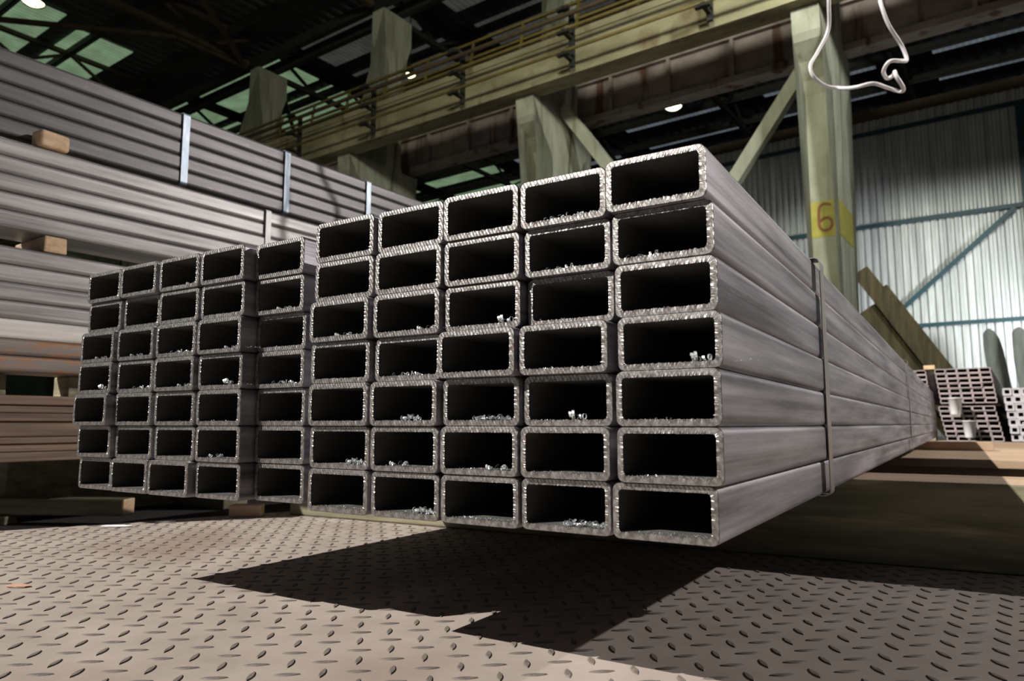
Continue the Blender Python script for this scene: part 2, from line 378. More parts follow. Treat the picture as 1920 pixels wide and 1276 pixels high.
# daylight panels in the roof
rnd = random.Random(5)
wi = 0
def panel(u0, u1, v0, v1, mat, z=12.93):
    global wi
    wi += 1
    mb = MB(); mb.box(-(u1 - u0) / 2, (u1 - u0) / 2, -(v1 - v0) / 2, (v1 - v0) / 2, 0, 0.03)
    tag(mb.obj('window_%d' % wi, M[mat], loc=H((u0 + u1) / 2, (v0 + v1) / 2, z), rotz=HROT), kind='structure')
for k in range(4):
    panel(-32.4, -24.0 - 0.6 * (k % 2), 2.6 + 2.4 * k, 4.4 + 2.4 * k, 'sky_green')
for v in (14.8, 17.2, 19.6, 22.0):
    panel(-31.0, -26.8, v, v + 1.9, 'sky_green')
    panel(-25.9, -20.9, v + 0.1, v + 1.9, 'sky_green')
for v in (24.8, 27.2, 29.6, 32.0):
    panel(-31.0, -26.6, v, v + 1.5, 'sky_green')
    panel(-25.6, -21.0, v, v + 1.5, 'sky_green')
    panel(-19.7, -15.2, v, v + 1.0, 'sky_blue')
    panel(-13.6, -9.4, v, v + 0.8, 'sky_blue')
    panel(-7.6, -3.6, v, v + 0.8, 'sky_blue')
    panel(-1.8, 2.4, v, v + 0.8, 'sky_blue')
for v in (14.8, 17.2, 19.6, 22.0):
    panel(-19.6, -15.2, v, v + 1.6, 'sky_grey')
    panel(-13.8, -9.4, v, v + 1.5, 'sky_grey')

# roof steel: trusses across the hall on every column line, purlins along it
COLS = [-2.66 - 5.93 * k for k in range(-1, 6)]
def truss(u, v0, v1, label, brown=False):
    mt = M['iron_brown' if brown else 'iron_dark']
    mb = MB(); mb.bar((u, v0, 12.0), (u, v1, 12.0), 0.16, 0.16); mb.bar((u, v0, 12.85), (u, v1, 12.85), 0.16, 0.14)
    root = mb.obj('roof_truss', mt, rotz=HROT); tag(root, label, 'roof truss', 'roof trusses over the hall'); mb = MB()
    n = int((v1 - v0) / 1.5); st = (v1 - v0) / n
    for i in range(n):
        a, b_ = v0 + i * st, v0 + (i + 1) * st
        mb.bar((u, a, 12.0 if i % 2 else 12.85), (u, b_, 12.85 if i % 2 else 12.0), 0.09, 0.09)
    mb.obj('web_bracing', mt, root)
for k, u in enumerate(COLS):
    truss(u, -2, 13.4, 'brown roof truss before the column row, %s from right' % ORD[k], True)
    truss(u, 14.6, 37.9, 'dark roof truss beyond the column row, %s from right' % ORD[k])
k = 0
v = -1.8
while v < 37:
    mb = MB(); mb.box(-38, 14, v - 0.06, v + 0.06, 12.70, 12.92)
    mb.box(-38, 14, v - 0.02, v + 0.02, 12.6, 12.7)
    tag(mb.obj('roof_purlin', M['iron_dark'], rotz=HROT), 'dark steel purlin running lengthways under the roof sheets', 'roof purlin', 'purlins under the roof')
    v += 2.4
# horizontal roof bracing seen at upper left
for i, (p, q, mt) in enumerate([((-26, 5.2, 11.9), (-20.6, 11.0, 11.9), 'iron_brown'), ((-20.6, 11.0, 11.9), (-20.5, 13.4, 11.9), 'iron_brown'),
                                ((-14.6, 6.0, 11.9), (-20.4, 13.2, 11.9), 'iron_brown'), ((-20.4, 14.6, 11.9), (-26.4, 20.4, 11.9), 'iron_dark'),
                                ((-14.5, 14.6, 11.9), (-20.4, 20.4, 11.9), 'iron_dark')]):
    mb = MB(); mb.bar(p, q, 0.13, 0.13)
    tag(mb.obj('roof_brace', M[mt], rotz=HROT),
        ['thin brown roof brace at the upper left near the round lamp', 'short brown roof brace meeting the flared column top',
         'long brown roof brace running to the column top at upper left', 'dark roof brace beyond the leftmost column top',
         'dark roof brace beyond the second column top from the left'][i], 'roof brace')
mb = MB(); mb.box(-38, 14, 13.55, 13.75, 11.98, 12.3); mb.box(-38, 14, 14.25, 14.45, 11.98, 12.3)
tag(mb.obj('eaves_beam', M['iron_dark'], rotz=HROT), 'dark double steel beam lying along the flared column tops', 'roof beam')

# ------------------------------------------------------------------ columns
col_labels = ['concrete column off to the right of the numbered one', 'tall concrete column with a yellow band and red number',
              'concrete column with flared bracket just left of the hanging lamp', 'concrete column rising behind the middle of the tube bundle at left of centre',
              'concrete column top flaring under the roof at upper left', 'far concrete column at the left end of the row',
              'farthest concrete column at the left, mostly hidden behind the tube stack']
prof_v = [(13.3, -0.3), (13.3, 5.95), (13.2, 6.2), (12.95, 6.45), (12.62, 6.68), (12.55, 6.8), (12.5, 7.24), (13.8, 7.24), (13.88, 7.4), (13.88, 10.3), (13.76, 10.8), (13.66, 11.2), (13.66, 11.97),
          (14.8, 11.97), (14.8, 11.2), (14.65, 10.8), (14.44, 10.3), (14.44, 7.4), (14.5, 7.24), (15.15, 7.24), (15.12, 6.8), (15.0, 6.6), (14.7, 6.3), (14.5, 5.95), (14.5, -0.3)]
for k, u in enumerate(COLS):
    n = len(prof_v); hw = 0.235
    bm = bmesh.new()
    a = [bm.verts.new((-hw, v - 13.9, z)) for v, z in prof_v]; b_ = [bm.verts.new((hw, v - 13.9, z)) for v, z in prof_v]
    f1 = bm.faces.new(a); f2 = bm.faces.new(list(reversed(b_)))
    for i in range(n): bm.faces.new((a[(i + 1) % n], a[i], b_[i], b_[(i + 1) % n]))
    bmesh.ops.triangulate(bm, faces=[f1, f2]); bmesh.ops.recalc_face_normals(bm, faces=bm.faces)
    me = bpy.data.meshes.new('concrete_column'); bm.to_mesh(me); bm.free(); me.materials.append(M['concrete'])
    c = link('concrete_column', me, loc=H(u, 13.9, 0), rotz=HROT)
    tag(c, col_labels[k], 'column', 'concrete crane columns')
    if k == 1:
        # painted band and number
        mb = MB(); z0, z1 = 3.30, 3.95
        mb.box(-hw - 0.006, hw + 0.006, -0.606, -0.6, z0, z1); mb.box(hw, hw + 0.006, -0.606, 0.606, z0, z1)
        band = mb.obj('painted_band', M['yellow_paint'], c); tag(band, 'yellow painted band')
        pts = [(0.10, 0.22), (0.06, 0.25), (-0.02, 0.26), (-0.08, 0.22), (-0.10, 0.12), (-0.105, 0.0), (-0.10, -0.12), (-0.06, -0.2), (0.0, -0.22), (0.07, -0.2),
               (0.11, -0.13), (0.10, -0.05), (0.05, 0.0), (-0.02, 0.0), (-0.09, -0.05)]
        # smooth the stroke
        P2 = []
        for i in range(len(pts) - 1):
            for s_ in range(4):
                t = s_ / 4; p0 = pts[max(i - 1, 0)]; p1 = pts[i]; p2 = pts[i + 1]; p3 = pts[min(i + 2, len(pts) - 1)]
                P2.append(tuple(0.5 * ((2 * p1[j]) + (-p0[j] + p2[j]) * t + (2 * p0[j] - 5 * p1[j] + 4 * p2[j] - p3[j]) * t * t + (-p0[j] + 3 * p1[j] - 3 * p2[j] + p3[j]) * t ** 3) for j in (0, 1)))
        P2.append(pts[-1])
        mb = MB(); wd = 0.024
        L_, Rr = [], []
        for i, p in enumerate(P2):
            q = P2[min(i + 1, len(P2) - 1)]; o_ = P2[max(i - 1, 0)]
            d = Vector((q[0] - o_[0], q[1] - o_[1])).normalized(); nrm = Vector((-d.y, d.x)) * wd
            L_.append((p[0] + nrm.x, p[1] + nrm.y)); Rr.append((p[0] - nrm.x, p[1] - nrm.y))
        vs = []
        for (x, z), (x2, z2) in zip(L_, Rr): vs += [(x, -0.612, z + 3.63), (x2, -0.612, z2 + 3.63)]
        mb.add(vs, [(2 * i, 2 * i + 2, 2 * i + 3, 2 * i + 1) for i in range(len(P2) - 1)])
        num = mb.obj('painted_number', M['red_paint'], band); tag(num, 'red number 6 painted on the band')
        md = num.modifiers.new('t', 'SOLIDIFY'); md.thickness = 0.004

# crane girders
def girder(name, v0, v1, z0, z1, mat, label, ribs, flange=True, web_in=0.06):
    mb = MB()
    mb.box(-37.9, 14, v0 + web_in, v1 - web_in, z0 + 0.14, z1 - 0.14)
    mb.box(-37.9, 14, v0, v1, z0, z0 + 0.14); mb.box(-37.9, 14, v0, v1, z1 - 0.14, z1)
    g = mb.obj(name, M[mat], rotz=HROT); tag(g, label, 'crane girder')
    return g
g1 = girder('crane_girder', 12.25, 12.75, 7.25, 8.2, 'girder_yellow', 'yellowish crane girder with pipes along its face above the tube bundle', 0, web_in=0.03)
g2 = girder('crane_girder', 14.7, 15.1, 7.32, 8.45, 'girder_brown', 'brown stained crane girder behind the columns', 0, web_in=0.12)
for k in range(30):
    mb = MB(); u = -37.0 + 1.47 * k
    mb.box(u - 0.04, u + 0.04, 14.71, 15.09, 7.46, 8.31)
    mb.obj('stiffener', M['girder_brown'], g2)
mb = MB(); mb.box(-38, 14, 12.40, 12.50, 8.2, 8.33); mb.obj('crane_rail', M['iron_brown'], g1)
# pipes with brackets
pipe_labels = ['ochre pipe along the lower part of the yellowish crane girder', 'ochre pipe along the upper edge of the yellowish crane girder',
               'dark red conductor rail above the yellowish crane girder']
for z, mt, lb, r in ((7.55, 'rail_yellow', 0, 0.035), (8.02, 'rail_yellow', 1, 0.035), (8.32, 'iron_brown', 2, 0.05)):
    mb = MB(); mb.tube([(-37.9, 11.85, z), (14, 11.85, z)], r, 8)
    tag(mb.obj('conductor_pipe', M[mt], rotz=HROT), pipe_labels[lb], 'pipe')
for k in range(13):
    u = -4.2 - 2.92 * (k - 3)
    mb = MB(); mb.box(u - 0.05, u + 0.05, 12.06, 12.14, 7.3, 8.45)
    br = mb.obj('pipe_bracket', M['iron_dark'], rotz=HROT)
    tag(br, 'black iron pipe bracket on the crane girder, %s from right' % (ORD + ['eleventh', 'twelfth', 'thirteenth'])[k], 'bracket', 'brackets on the crane girder')
    for z in (7.45, 7.92, 8.42):
        mb = MB(); mb.box(u - 0.04, u + 0.04, 11.72, 12.08, z - 0.035, z + 0.035); mb.box(u - 0.16, u + 0.12, 11.74, 11.84, z - 0.03, z + 0.03)
        mb.obj('bracket_arm', M['iron_dark'], br)
# walkway handrail over the girder
mb = MB()
for z in (9.25, 8.85): mb.bar((-38, 12.9, z), (14, 12.9, z), 0.06, 0.06)
hr = mb.obj('walkway_handrail', M['rail_yellow'], rotz=HROT)
u = -37.0
while u < 14: mb = MB(); mb.bar((u, 12.7, 8.2), (u, 12.9, 9.25), 0.05, 0.05); mb.obj('rail_post', M['rail_yellow'], hr); u += 1.48
tag(hr, 'thin ochre handrail with posts above the crane girder', 'handrail')
# diagonal braces between the two right columns
c5, c6 = COLS[2], COLS[1]
for p, q, lb in (((c5 + 0.25, 13.75, 7.35), (c6 - 0.3, 13.75, -0.25), 'slanting concrete brace going down right from the flared bracket column'),
                 ((c6 - 0.25, 14.05, 7.05), (c5 + 0.3, 14.05, -0.25), 'slanting concrete brace going down left from the numbered column')):
    mb = MB(); mb.bar(p, q, 0.22, 0.26)
    tag(mb.obj('column_brace', M['concrete'], rotz=HROT), lb, 'brace')

# ------------------------------------------------------------------ lamps
def lamp(u, v, z, r, glow, label, ceil=12.97):
    mb = MB(); n = 20
    rings = [(0.06, 0.34), (0.10, 0.30), (r * 0.6, 0.2), (r * 0.95, 0.03), (r, 0.0), (r * 0.97, 0.0), (r * 0.58, 0.18), (0.05, 0.27)]
    vs = [(a * math.cos(2 * math.pi * j / n), a * math.sin(2 * math.pi * j / n), zz) for a, zz in rings for j in range(n)]
    mb.add(vs, [(i * n + j, i * n + (j + 1) % n, (i + 1) * n + (j + 1) % n, (i + 1) * n + j) for i in range(len(rings) - 1) for j in range(n)], 0, True)
    e = mb.obj('high_bay_lamp', M['iron_dark'], loc=H(u, v, z)); tag(e, label, 'lamp', 'hanging hall lamps')
    mb = MB()
    rr = [(0.03, 0.2), (r * 0.6, 0.12), (r * 0.93, 0.03), (r * 0.6, -0.03), (0.02, -0.06)]
    vs = [(a * math.cos(2 * math.pi * j / n), a * math.sin(2 * math.pi * j / n), zz) for a, zz in rr for j in range(n)]
    mb.add(vs, [(i * n + j, i * n + (j + 1) % n, (i + 1) * n + (j + 1) % n, (i + 1) * n + j) for i in range(len(rr) - 1) for j in range(n)], 0, True)
    mb.obj('lamp_lens', M[glow], e)
    mb = MB(); mb.tube([(0, 0, 0.32), (0, 0, ceil - z)], 0.02, 6); mb.obj('hanger', M['iron_dark'], e)
lamp(-20.05, 6.9, 10.75, 0.27, 'lamp_glow_y', 'bright round lamp at the upper left corner over the tube stack')
lamp(-6.96, 17.0, 8.22, 0.24, 'lamp_glow', 'round glowing lamp hanging right of the flared bracket column')
lamp(-15.2, 15.7, 11.0, 0.2, 'lamp_glow_y', 'small yellow lamp glimmering above the crane girder near the middle column')

# ------------------------------------------------------------------ chequered steel plate underfoot
ZP = -0.265
plate_poly = [(-2.45, 0.0), (-2.9, -1.0), (1.6, -1.0), (1.6, 2.7), (-1.24, 2.7)]
mb = MB(); n = len(plate_poly)
mb.add([(x, y, ZP) for x, y in plate_poly], [tuple(reversed(range(n)))])
mb.add([(x, y, ZP) for x, y in plate_poly] + [(x, y, -0.30) for x, y in plate_poly], [(i, (i + 1) % n, n + (i + 1) % n, n + i) for i in range(n)])
def inside(x, y):
    # left edge line from (-2.9,-1) over (-2.45,0) to (-1.24,2.7)
    return x > -2.45 + 0.4481 * y + 0.03 and -0.2 < y < 2.68 and x < 1.58
def lug(cx, cy, ang, ln=0.0305, wd=0.0088, ht=0.0013):
    ca, sa = math.cos(ang), math.sin(ang); N_ = 6; out = []; inn = []
    for i in range(N_ + 1):
        t = -1 + 2 * i / N_; out.append((t * ln / 2, wd / 2 * (1 - t * t)))
    ring = out + [(x, -y) for x, y in reversed(out[1:-1])]
    top = [(x * 0.86, y * 0.62) for x, y in ring]; k = len(ring)
    vs = [(cx + x * ca - y * sa, cy + x * sa + y * ca, ZP - 0.0002) for x, y in ring] + [(cx + x * ca - y * sa, cy + x * sa + y * ca, ZP + ht) for x, y in top]
    mb.add(vs, [(i, (i + 1) % k, k + (i + 1) % k, k + i) for i in range(k)] + [tuple(range(k, 2 * k))], 1, False)
org = Vector((-0.9786, 0.4946, 0)); pu, pv = 0.0536, 0.0509
for i in range(-60, 60):
    for j in range(-30, 60):
        p = org + UH * (i * pu) + VH * (j * pv)
        if inside(p.x, p.y): lug(p.x, p.y, R(124.5))
        q = p + UH * (pu / 2) + VH * (pv / 2)
        if inside(q.x, q.y): lug(q.x, q.y, R(39))
plate = mb.obj('chequered_plate', [M['plate'], M['lug']])
tag(plate, 'large dusty chequered steel floor plate with raised lugs under the overhanging bundle', 'floor plate')

# ------------------------------------------------------------------ timbers
def timber(name, L, wy, hz, loc, rotz, mat, label, cat='timber', endmat=None, bev=0.004, topmat=None):
    """timber running along local X from 0 to L, local y 0..wy, z 0..hz"""
    mb = MB(); nx = max(2, int(L / 0.25)); rnd = random.Random(int(L * 1000 + hz * 999))
    rows_ = []
    for i in range(nx + 1):
        x = L * i / nx; j = lambda a: rnd.uniform(-a, a)
        rows_.append([(x, j(.0015), 0), (x, wy + j(.0015), 0), (x, wy + j(.0015), hz), (x, j(.0015), hz)])
    vs = [p for r_ in rows_ for p in r_]
    for a in range(4): mb.add(vs, [(4 * i + a, 4 * i + (a + 1) % 4, 4 * (i + 1) + (a + 1) % 4, 4 * (i + 1) + a) for i in range(nx)], 2 if a == 2 else 0)
    mb.add(rows_[0], [(3, 2, 1, 0)], 1); mb.add(rows_[-1], [(0, 1, 2, 3)], 1)
    me = mb.mesh(name, [M[mat], M[endmat or mat], M[topmat or mat]])
    bm = bmesh.new(); bm.from_mesh(me); bmesh.ops.remove_doubles(bm, verts=bm.verts, dist=1e-5)
    bmesh.ops.recalc_face_normals(bm, faces=bm.faces); bm.to_mesh(me); bm.free()
    o = link(name, me, loc=loc, rotz=rotz); bevel(o, bev)
    return tag(o, label, cat)
a5 = math.atan(0.05)
timber('timber_bearer', 3.3, 0.23, 0.1577, (-1.70, 1.48, ZP + 0.0013), a5, 'timber_dark', 'thick dark mossy timber bearer on the plate carrying the front tube bundle', 'timber', topmat='timber')  # lighter tan top face paints in the light that reaches it
timber('wood_block', 0.09, 0.045, 0.034, (-1.80, 1.345, ZP + 0.0005), R(35), 'timber', 'small pale wood block lying by the left end of the dark bearer', 'wood block', 'wood_end')
# low timber platform farther along
mb = MB()
for k in range(8):
    y0 = 3.95 + 0.5 * k
    mb.box(-1.5, 2.4, y0 + 0.004, y0 + 0.496, -0.20, -0.16)
mb.box(-1.45, 2.35, 4.0, 7.9, -0.30, -0.20)
pf = mb.obj('timber_platform', M['timber'], rotz=HROT); bevel(pf, 0.004)
tag(pf, 'low tan timber platform on the floor beyond the dark bearer', 'platform')
timber('timber_bearer', 1.5, 0.12, 0.0542, (-1.35, 5.2, -0.1595), 0, 'timber', 'flat timber on the platform under the far end of the front bundle', 'timber')

# ------------------------------------------------------------------ front bundle: 70 rectangular tubes
TW, TH, TT, RO, RI = 0.0992, 0.0513, 0.0060, 0.0068, 0.0040
TABLE = [
[(-1.1585, 0.6401), (-1.055, 0.6375), (-0.9515, 0.6404), (-0.848, 0.6407), (-0.745, 0.6576), (-0.5905, 0.6283), (-0.4878, 0.632), (-0.3855, 0.6285), (-0.2855, 0.6314), (-0.183, 0.6236)],
[(-1.1585, 0.6441), (-1.055, 0.6471), (-0.9515, 0.643), (-0.848, 0.6443), (-0.745, 0.6598), (-0.5905, 0.6289), (-0.4878, 0.6286), (-0.3855, 0.6308), (-0.2835, 0.6367), (-0.1795, 0.6298)],
[(-1.1585, 0.6348), (-1.055, 0.6387), (-0.9515, 0.6408), (-0.848, 0.6406), (-0.745, 0.6659), (-0.5905, 0.6219), (-0.4878, 0.6268), (-0.3855, 0.633), (-0.2835, 0.6433), (-0.178, 0.6305)],
[(-1.1585, 0.6338), (-1.055, 0.6416), (-0.9515, 0.6401), (-0.848, 0.6454), (-0.745, 0.6645), (-0.5905, 0.6263), (-0.4878, 0.6316), (-0.3855, 0.6207), (-0.2835, 0.6255), (-0.1745, 0.627)],
[(-1.1585, 0.6288), (-1.055, 0.6412), (-0.9515, 0.6443), (-0.848, 0.6451), (-0.745, 0.6687), (-0.5905, 0.6238), (-0.4878, 0.624), (-0.3855, 0.6308), (-0.2835, 0.6353), (-0.1756, 0.6231)],
[(-1.1585, 0.6392), (-1.055, 0.6455), (-0.9515, 0.6477), (-0.848, 0.6462), (-0.745, 0.6692), (-0.5905, 0.6286), (-0.4878, 0.6269), (-0.3855, 0.6268), (-0.2835, 0.6275), (-0.1757, 0.624)],
[(-1.1585, 0.6451), (-1.055, 0.6406), (-0.9515, 0.6395), (-0.848, 0.6492), (-0.745, 0.6707), (-0.5905, 0.6276), (-0.4878, 0.6298), (-0.3855, 0.6288), (-0.2854, 0.6325), (-0.183, 0.6282)]]
TOP, PZ = 0.2553, 0.0515
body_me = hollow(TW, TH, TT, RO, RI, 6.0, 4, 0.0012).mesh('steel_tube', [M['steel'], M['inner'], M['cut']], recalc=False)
bm = bmesh.new(); bm.from_mesh(body_me); bmesh.ops.recalc_face_normals(bm, faces=bm.faces)
bmesh.ops.remove_doubles(bm, verts=bm.verts, dist=1e-6); bm.to_mesh(body_me); bm.free(); smooth_by_angle(body_me, 50)

def cut_end_mesh(seed):
    rnd = random.Random(seed)
    mb = MB(); o = rrect(TW, TH, RO, 6, 0.0012)
    # resample the inner outline to as many points as the outer one
    def resample(pts, n):
        L = [0]; m = len(pts)
        for k in range(m): L.append(L[-1] + math.dist(pts[k], pts[(k + 1) % m]))
        out = []; k = 0
        for j in range(n):
            t = L[-1] * j / n
            while L[k + 1] < t: k += 1
            f = (t - L[k]) / max(1e-9, L[k + 1] - L[k]); a, b_ = pts[k], pts[(k + 1) % m]
            out.append((a[0] + (b_[0] - a[0]) * f, a[1] + (b_[1] - a[1]) * f))
        return out
    def by_angle(pts, key):
        return pts
    n = 250
    o = resample(o, n)
    # inner point for each outer point: shrink radially onto the inner outline
    inn = []
    iw, ih, ri = TW / 2 - TT, TH / 2 - TT, RI
    for x, z in o:
        cx = max(-iw + ri, min(iw - ri, x)); cz = max(-ih + ri, min(ih - ri, z))
        d = Vector((x - cx, z - cz)); l = d.length
        inn.append((cx + d.x / l * ri, cz + d.y / l * ri))
    bott = lambda z: z < -ih + 0.004
    ring0 = [(x * 0.9975 + rnd.uniform(-1, 1) * 0.00014, 0.0016, z * 0.996) for x, z in o]
    ring0 = [(x, 0.0016, z) for x, z in o]
    ring1 = [(x - math.copysign(0.0006, x) * (abs(x) > 0.04) + rnd.uniform(-1, 1) * 0.00010, rnd.uniform(0, 1) * 0.0001, z - math.copysign(0.0006, z) * (abs(z) > 0.018) + rnd.uniform(-1, 1) * 0.00010) for x, z in o]
    mid = [((a[0] + b_[0]) / 2, rnd.uniform(-1, 1) * 0.00004, (a[1] + b_[1]) / 2) for a, b_ in zip(o, inn)]
    burr = []
    for (x, z), (ox, oz) in zip(inn, o):
        amp = 0.0006 if bott(z) else 0.0002
        k = abs(rnd.gauss(0, 1)) * amp
        dx, dz = (-math.copysign(1, x) if abs(x) > iw - 0.001 else 0), (-math.copysign(1, z) if abs(z) > ih - 0.001 else 0)
        burr.append((x + dx * k, rnd.uniform(-0.0004, 0.0003), z + dz * k))
    back = [(x, 0.0022, z) for x, z in inn]
    rings = [ring0, ring1, mid, burr, back]
    vs = [p for rg in rings for p in rg]
    fs = [(k * n + j, (k + 1) * n + j, (k + 1) * n + (j + 1) % n, k * n + (j + 1) % n) for k in range(4) for j in range(n)]
    mb.add(vs, fs, 0, False)
    return mb.mesh('cut_end', [M['cut']])
cut_meshes = [cut_end_mesh(s) for s in range(5)]
rnd = random.Random(11)
group = 'rectangular tubes of the front bundle'
for r in range(7):
    for c in range(10):
        xr, y = TABLE[r][c]
        z = TOP - (r + 0.5) * PZ
        if c == 0 and r == 6: y -= 0.0
        o = link('rectangular_tube', body_me, loc=(xr - TW / 2, y, z))
        side = ('left half' if c < 5 else 'right half')
        pos = c if c < 5 else c - 5
        where = {0: 'leftmost', 1: 'second from left', 2: 'middle', 3: 'second from right', 4: 'rightmost'}[pos]
        tag(o, 'grey rectangular tube end, %s, %s in the %s' % (row_name(r, 7), where, side), 'steel tube', group)
        e = link('cut_end', cut_meshes[(r * 3 + c * 2) % 5], o)
        tag(e, 'bright saw-cut end with ragged inner burr')

# metal shavings in the tube mouths
def curl(mb, p, r, turns, pitch, axis_ang, wd, tilt):
    n = int(9 * turns); ca, sa = math.cos(axis_ang), math.sin(axis_ang); vs = []
    for i in range(n + 1):
        a = 2 * math.pi * i / 9 + tilt; rr = r * (1 - 0.25 * i / n)
        ax = pitch * i / 9
        lx, lz = rr * math.cos(a), rr * (1 + math.sin(a))
        for s_ in (-wd / 2, wd / 2):
            t = ax + s_
            vs.append((p[0] + t * ca - lx * sa, p[1] + t * sa + lx * ca, p[2] + lz))
    mb.add(vs, [(2 * i, 2 * i + 1, 2 * i + 3, 2 * i + 2) for i in range(n)], 0, False)
def pile(seed, width, count, size, chips):
    rnd = random.Random(seed); mb = MB()
    for i in range(count):
        t = rnd.uniform(-0.5, 0.5)
        hgt = (1 - (2 * t) ** 2) * size * 1.2 * rnd.random()
        curl(mb, (t * width, rnd.uniform(0.001, 0.012), hgt * 0.6), rnd.uniform(0.4, 1.0) * size, rnd.uniform(0.7, 2.2), rnd.uniform(0.4, 1.2) * size, rnd.uniform(0, 6.28), size * 0.55, rnd.uniform(0, 6.28))
    for i in range(chips):
        x = rnd.uniform(-0.040, 0.040); y = rnd.uniform(0.0008, 0.014); s = rnd.uniform(0.0004, 0.0012)
        a = rnd.uniform(0, 6.28); dx, dy = s * math.cos(a), s * math.sin(a); z = rnd.uniform(0.0003, 0.001)
        mb.add([(x - dx, y - dy, 0.00005), (x + dx, y + dy, 0.00005), (x + dy * .5, y - dx * .5, z), (x - dy * .5, y + dx * .5, z * .6)], [(0, 1, 2), (0, 2, 3), (0, 3, 1), (1, 3, 2)])
    return mb.mesh('metal_shavings', M['shaving'])
big = [pile(s, w_, c_, z_, 60) for s, w_, c_, z_ in ((1, 0.055, 46, 0.0028), (2, 0.045, 38, 0.0030), (3, 0.030, 26, 0.0030))]
med = [pile(s, w_, c_, z_, 70) for s, w_, c_, z_ in ((4, 0.018, 9, 0.0026), (5, 0.030, 12, 0.0018), (6, 0.012, 5, 0.0034))]
low = [pile(s, 0.05, 4, 0.0012, 110) for s in (7, 8, 9)]
# (row, column from left 1..10, kind, index, offset)
SH = [(1, 9, big, 0, .005), (5, 8, big, 1, .01), (5, 7, big, 2, .005), (6, 6, big, 2, .018), (7, 7, big, 2, .028), (7, 9, big, 1, .018), (4, 7, med, 1, -.01), (6, 9, low, 0, 0), (6, 8, med, 0, .025),
      (5, 9, med, 2, .01), (3, 7, med, 0, .034), (3, 8, med, 2, .036), (2, 8, low, 1, -.02), (2, 9, med, 1, -.01), (2, 10, med, 1, -.025), (3, 10, low, 2, 0), (4, 10, med, 2, .038), (4, 8, low, 0, .03),
      (4, 9, low, 1, 0), (3, 9, low, 2, -.01), (3, 6, med, 0, .0), (2, 6, low, 0, 0), (2, 5, med, 0, .0), (3, 5, low, 1, 0), (5, 5, low, 2, 0), (4, 5, med, 1, .0), (1, 3, med, 0, .032), (1, 2, low, 0, 0),
      (3, 4, med, 0, .025), (4, 4, med, 2, .015), (4, 3, med, 0, .02), (4, 2, med, 1, .01), (3, 2, med, 0, -.015), (3, 1, med, 0, -.005), (4, 1, med, 2, .02), (5, 4, low, 1, 0), (5, 3, low, 2, .01), (3, 3, med, 1, .0),
      (6, 7, med, 0, -.02), (7, 10, low, 0, 0), (7, 8, low, 1, 0), (7, 6, low, 2, 0), (6, 10, low, 1, 0), (5, 10, low, 2, 0), (6, 4, med, 0, -.02), (1, 5, low, 0, .01), (7, 3, low, 2, -.01)]
kindname = {id(big): 'thick heap of curled shavings', id(med): 'small clump of curled shavings', id(low): 'thin scatter of metal chips'}
for r, c, kd, idx, off in SH:
    xr, y = TABLE[r - 1][c - 1]; z = TOP - (r - 0.5) * PZ - TH / 2 + TT
    o = link('metal_shavings', kd[idx], loc=(xr - TW / 2 + max(-.02, min(.02, off)) if kd is not med else xr - TW / 2 + off * 0.7, y + 0.0025, z + 0.0001))
    if kd is med: o.scale = (1.3, 1.3, 1.4)
    pos = (c - 1) if c <= 5 else c - 6
    where = {0: 'leftmost', 1: 'second from left', 2: 'middle', 3: 'second from right', 4: 'rightmost'}[pos]
    tag(o, '%s in tube, %s, %s, %s half' % (kindname[id(kd)], row_name(r - 1, 7), where, 'left' if c <= 5 else 'right'), 'metal shavings', 'shavings in the tube mouths', 'stuff')

# straps around the two halves of the bundle
def strap(x0, x1, z0, z1, y, wd, mat, label, th=0.0012, rotz=0, loc=None, name='steel_strap'):
    pts = rrect(x1 - x0, z1 - z0, 0.007, 4); cx, cz = (x0 + x1) / 2, (z0 + z1) / 2; n = len(pts); mb = MB()
    k = len(pts); o2 = rrect(x1 - x0 + 2 * th, z1 - z0 + 2 * th, 0.007 + th, 4)
    vs = []
    for ring in (pts, o2):
        for yy in (y - wd / 2, y + wd / 2):
            vs += [(cx + a, yy, cz + b_) for a, b_ in ring]
    def q(a, b_): return [(a * k + j, a * k + (j + 1) % k, b_ * k + (j + 1) % k, b_ * k + j) for j in range(k)]
    mb.add(vs, q(0, 1) + q(3, 2) + q(2, 0) + q(1, 3))
    o = mb.obj(name, M[mat], rotz=rotz, loc=loc)
    return tag(o, label, 'strap')
zt, zb = TOP + 0.0006, TOP - 7 * PZ - 0.0004
strap(-0.691, -0.1735, zb, zt, 1.19, 0.036, 'strap', 'grey steel strap around the right half of the front bundle, nearest the cut ends')
strap(-0.691, -0.1735, zb, zt, 3.27, 0.036, 'strap', 'grey steel strap far along the right half of the front bundle')
strap(-1.260, -0.7435, zb, zt, 1.25, 0.021, 'strap', 'grey steel strap around the left half of the front bundle, nearest the cut ends')
strap(-1.260, -0.7435, zb, zt, 3.3, 0.021, 'strap', 'grey steel strap far along the left half of the front bundle')

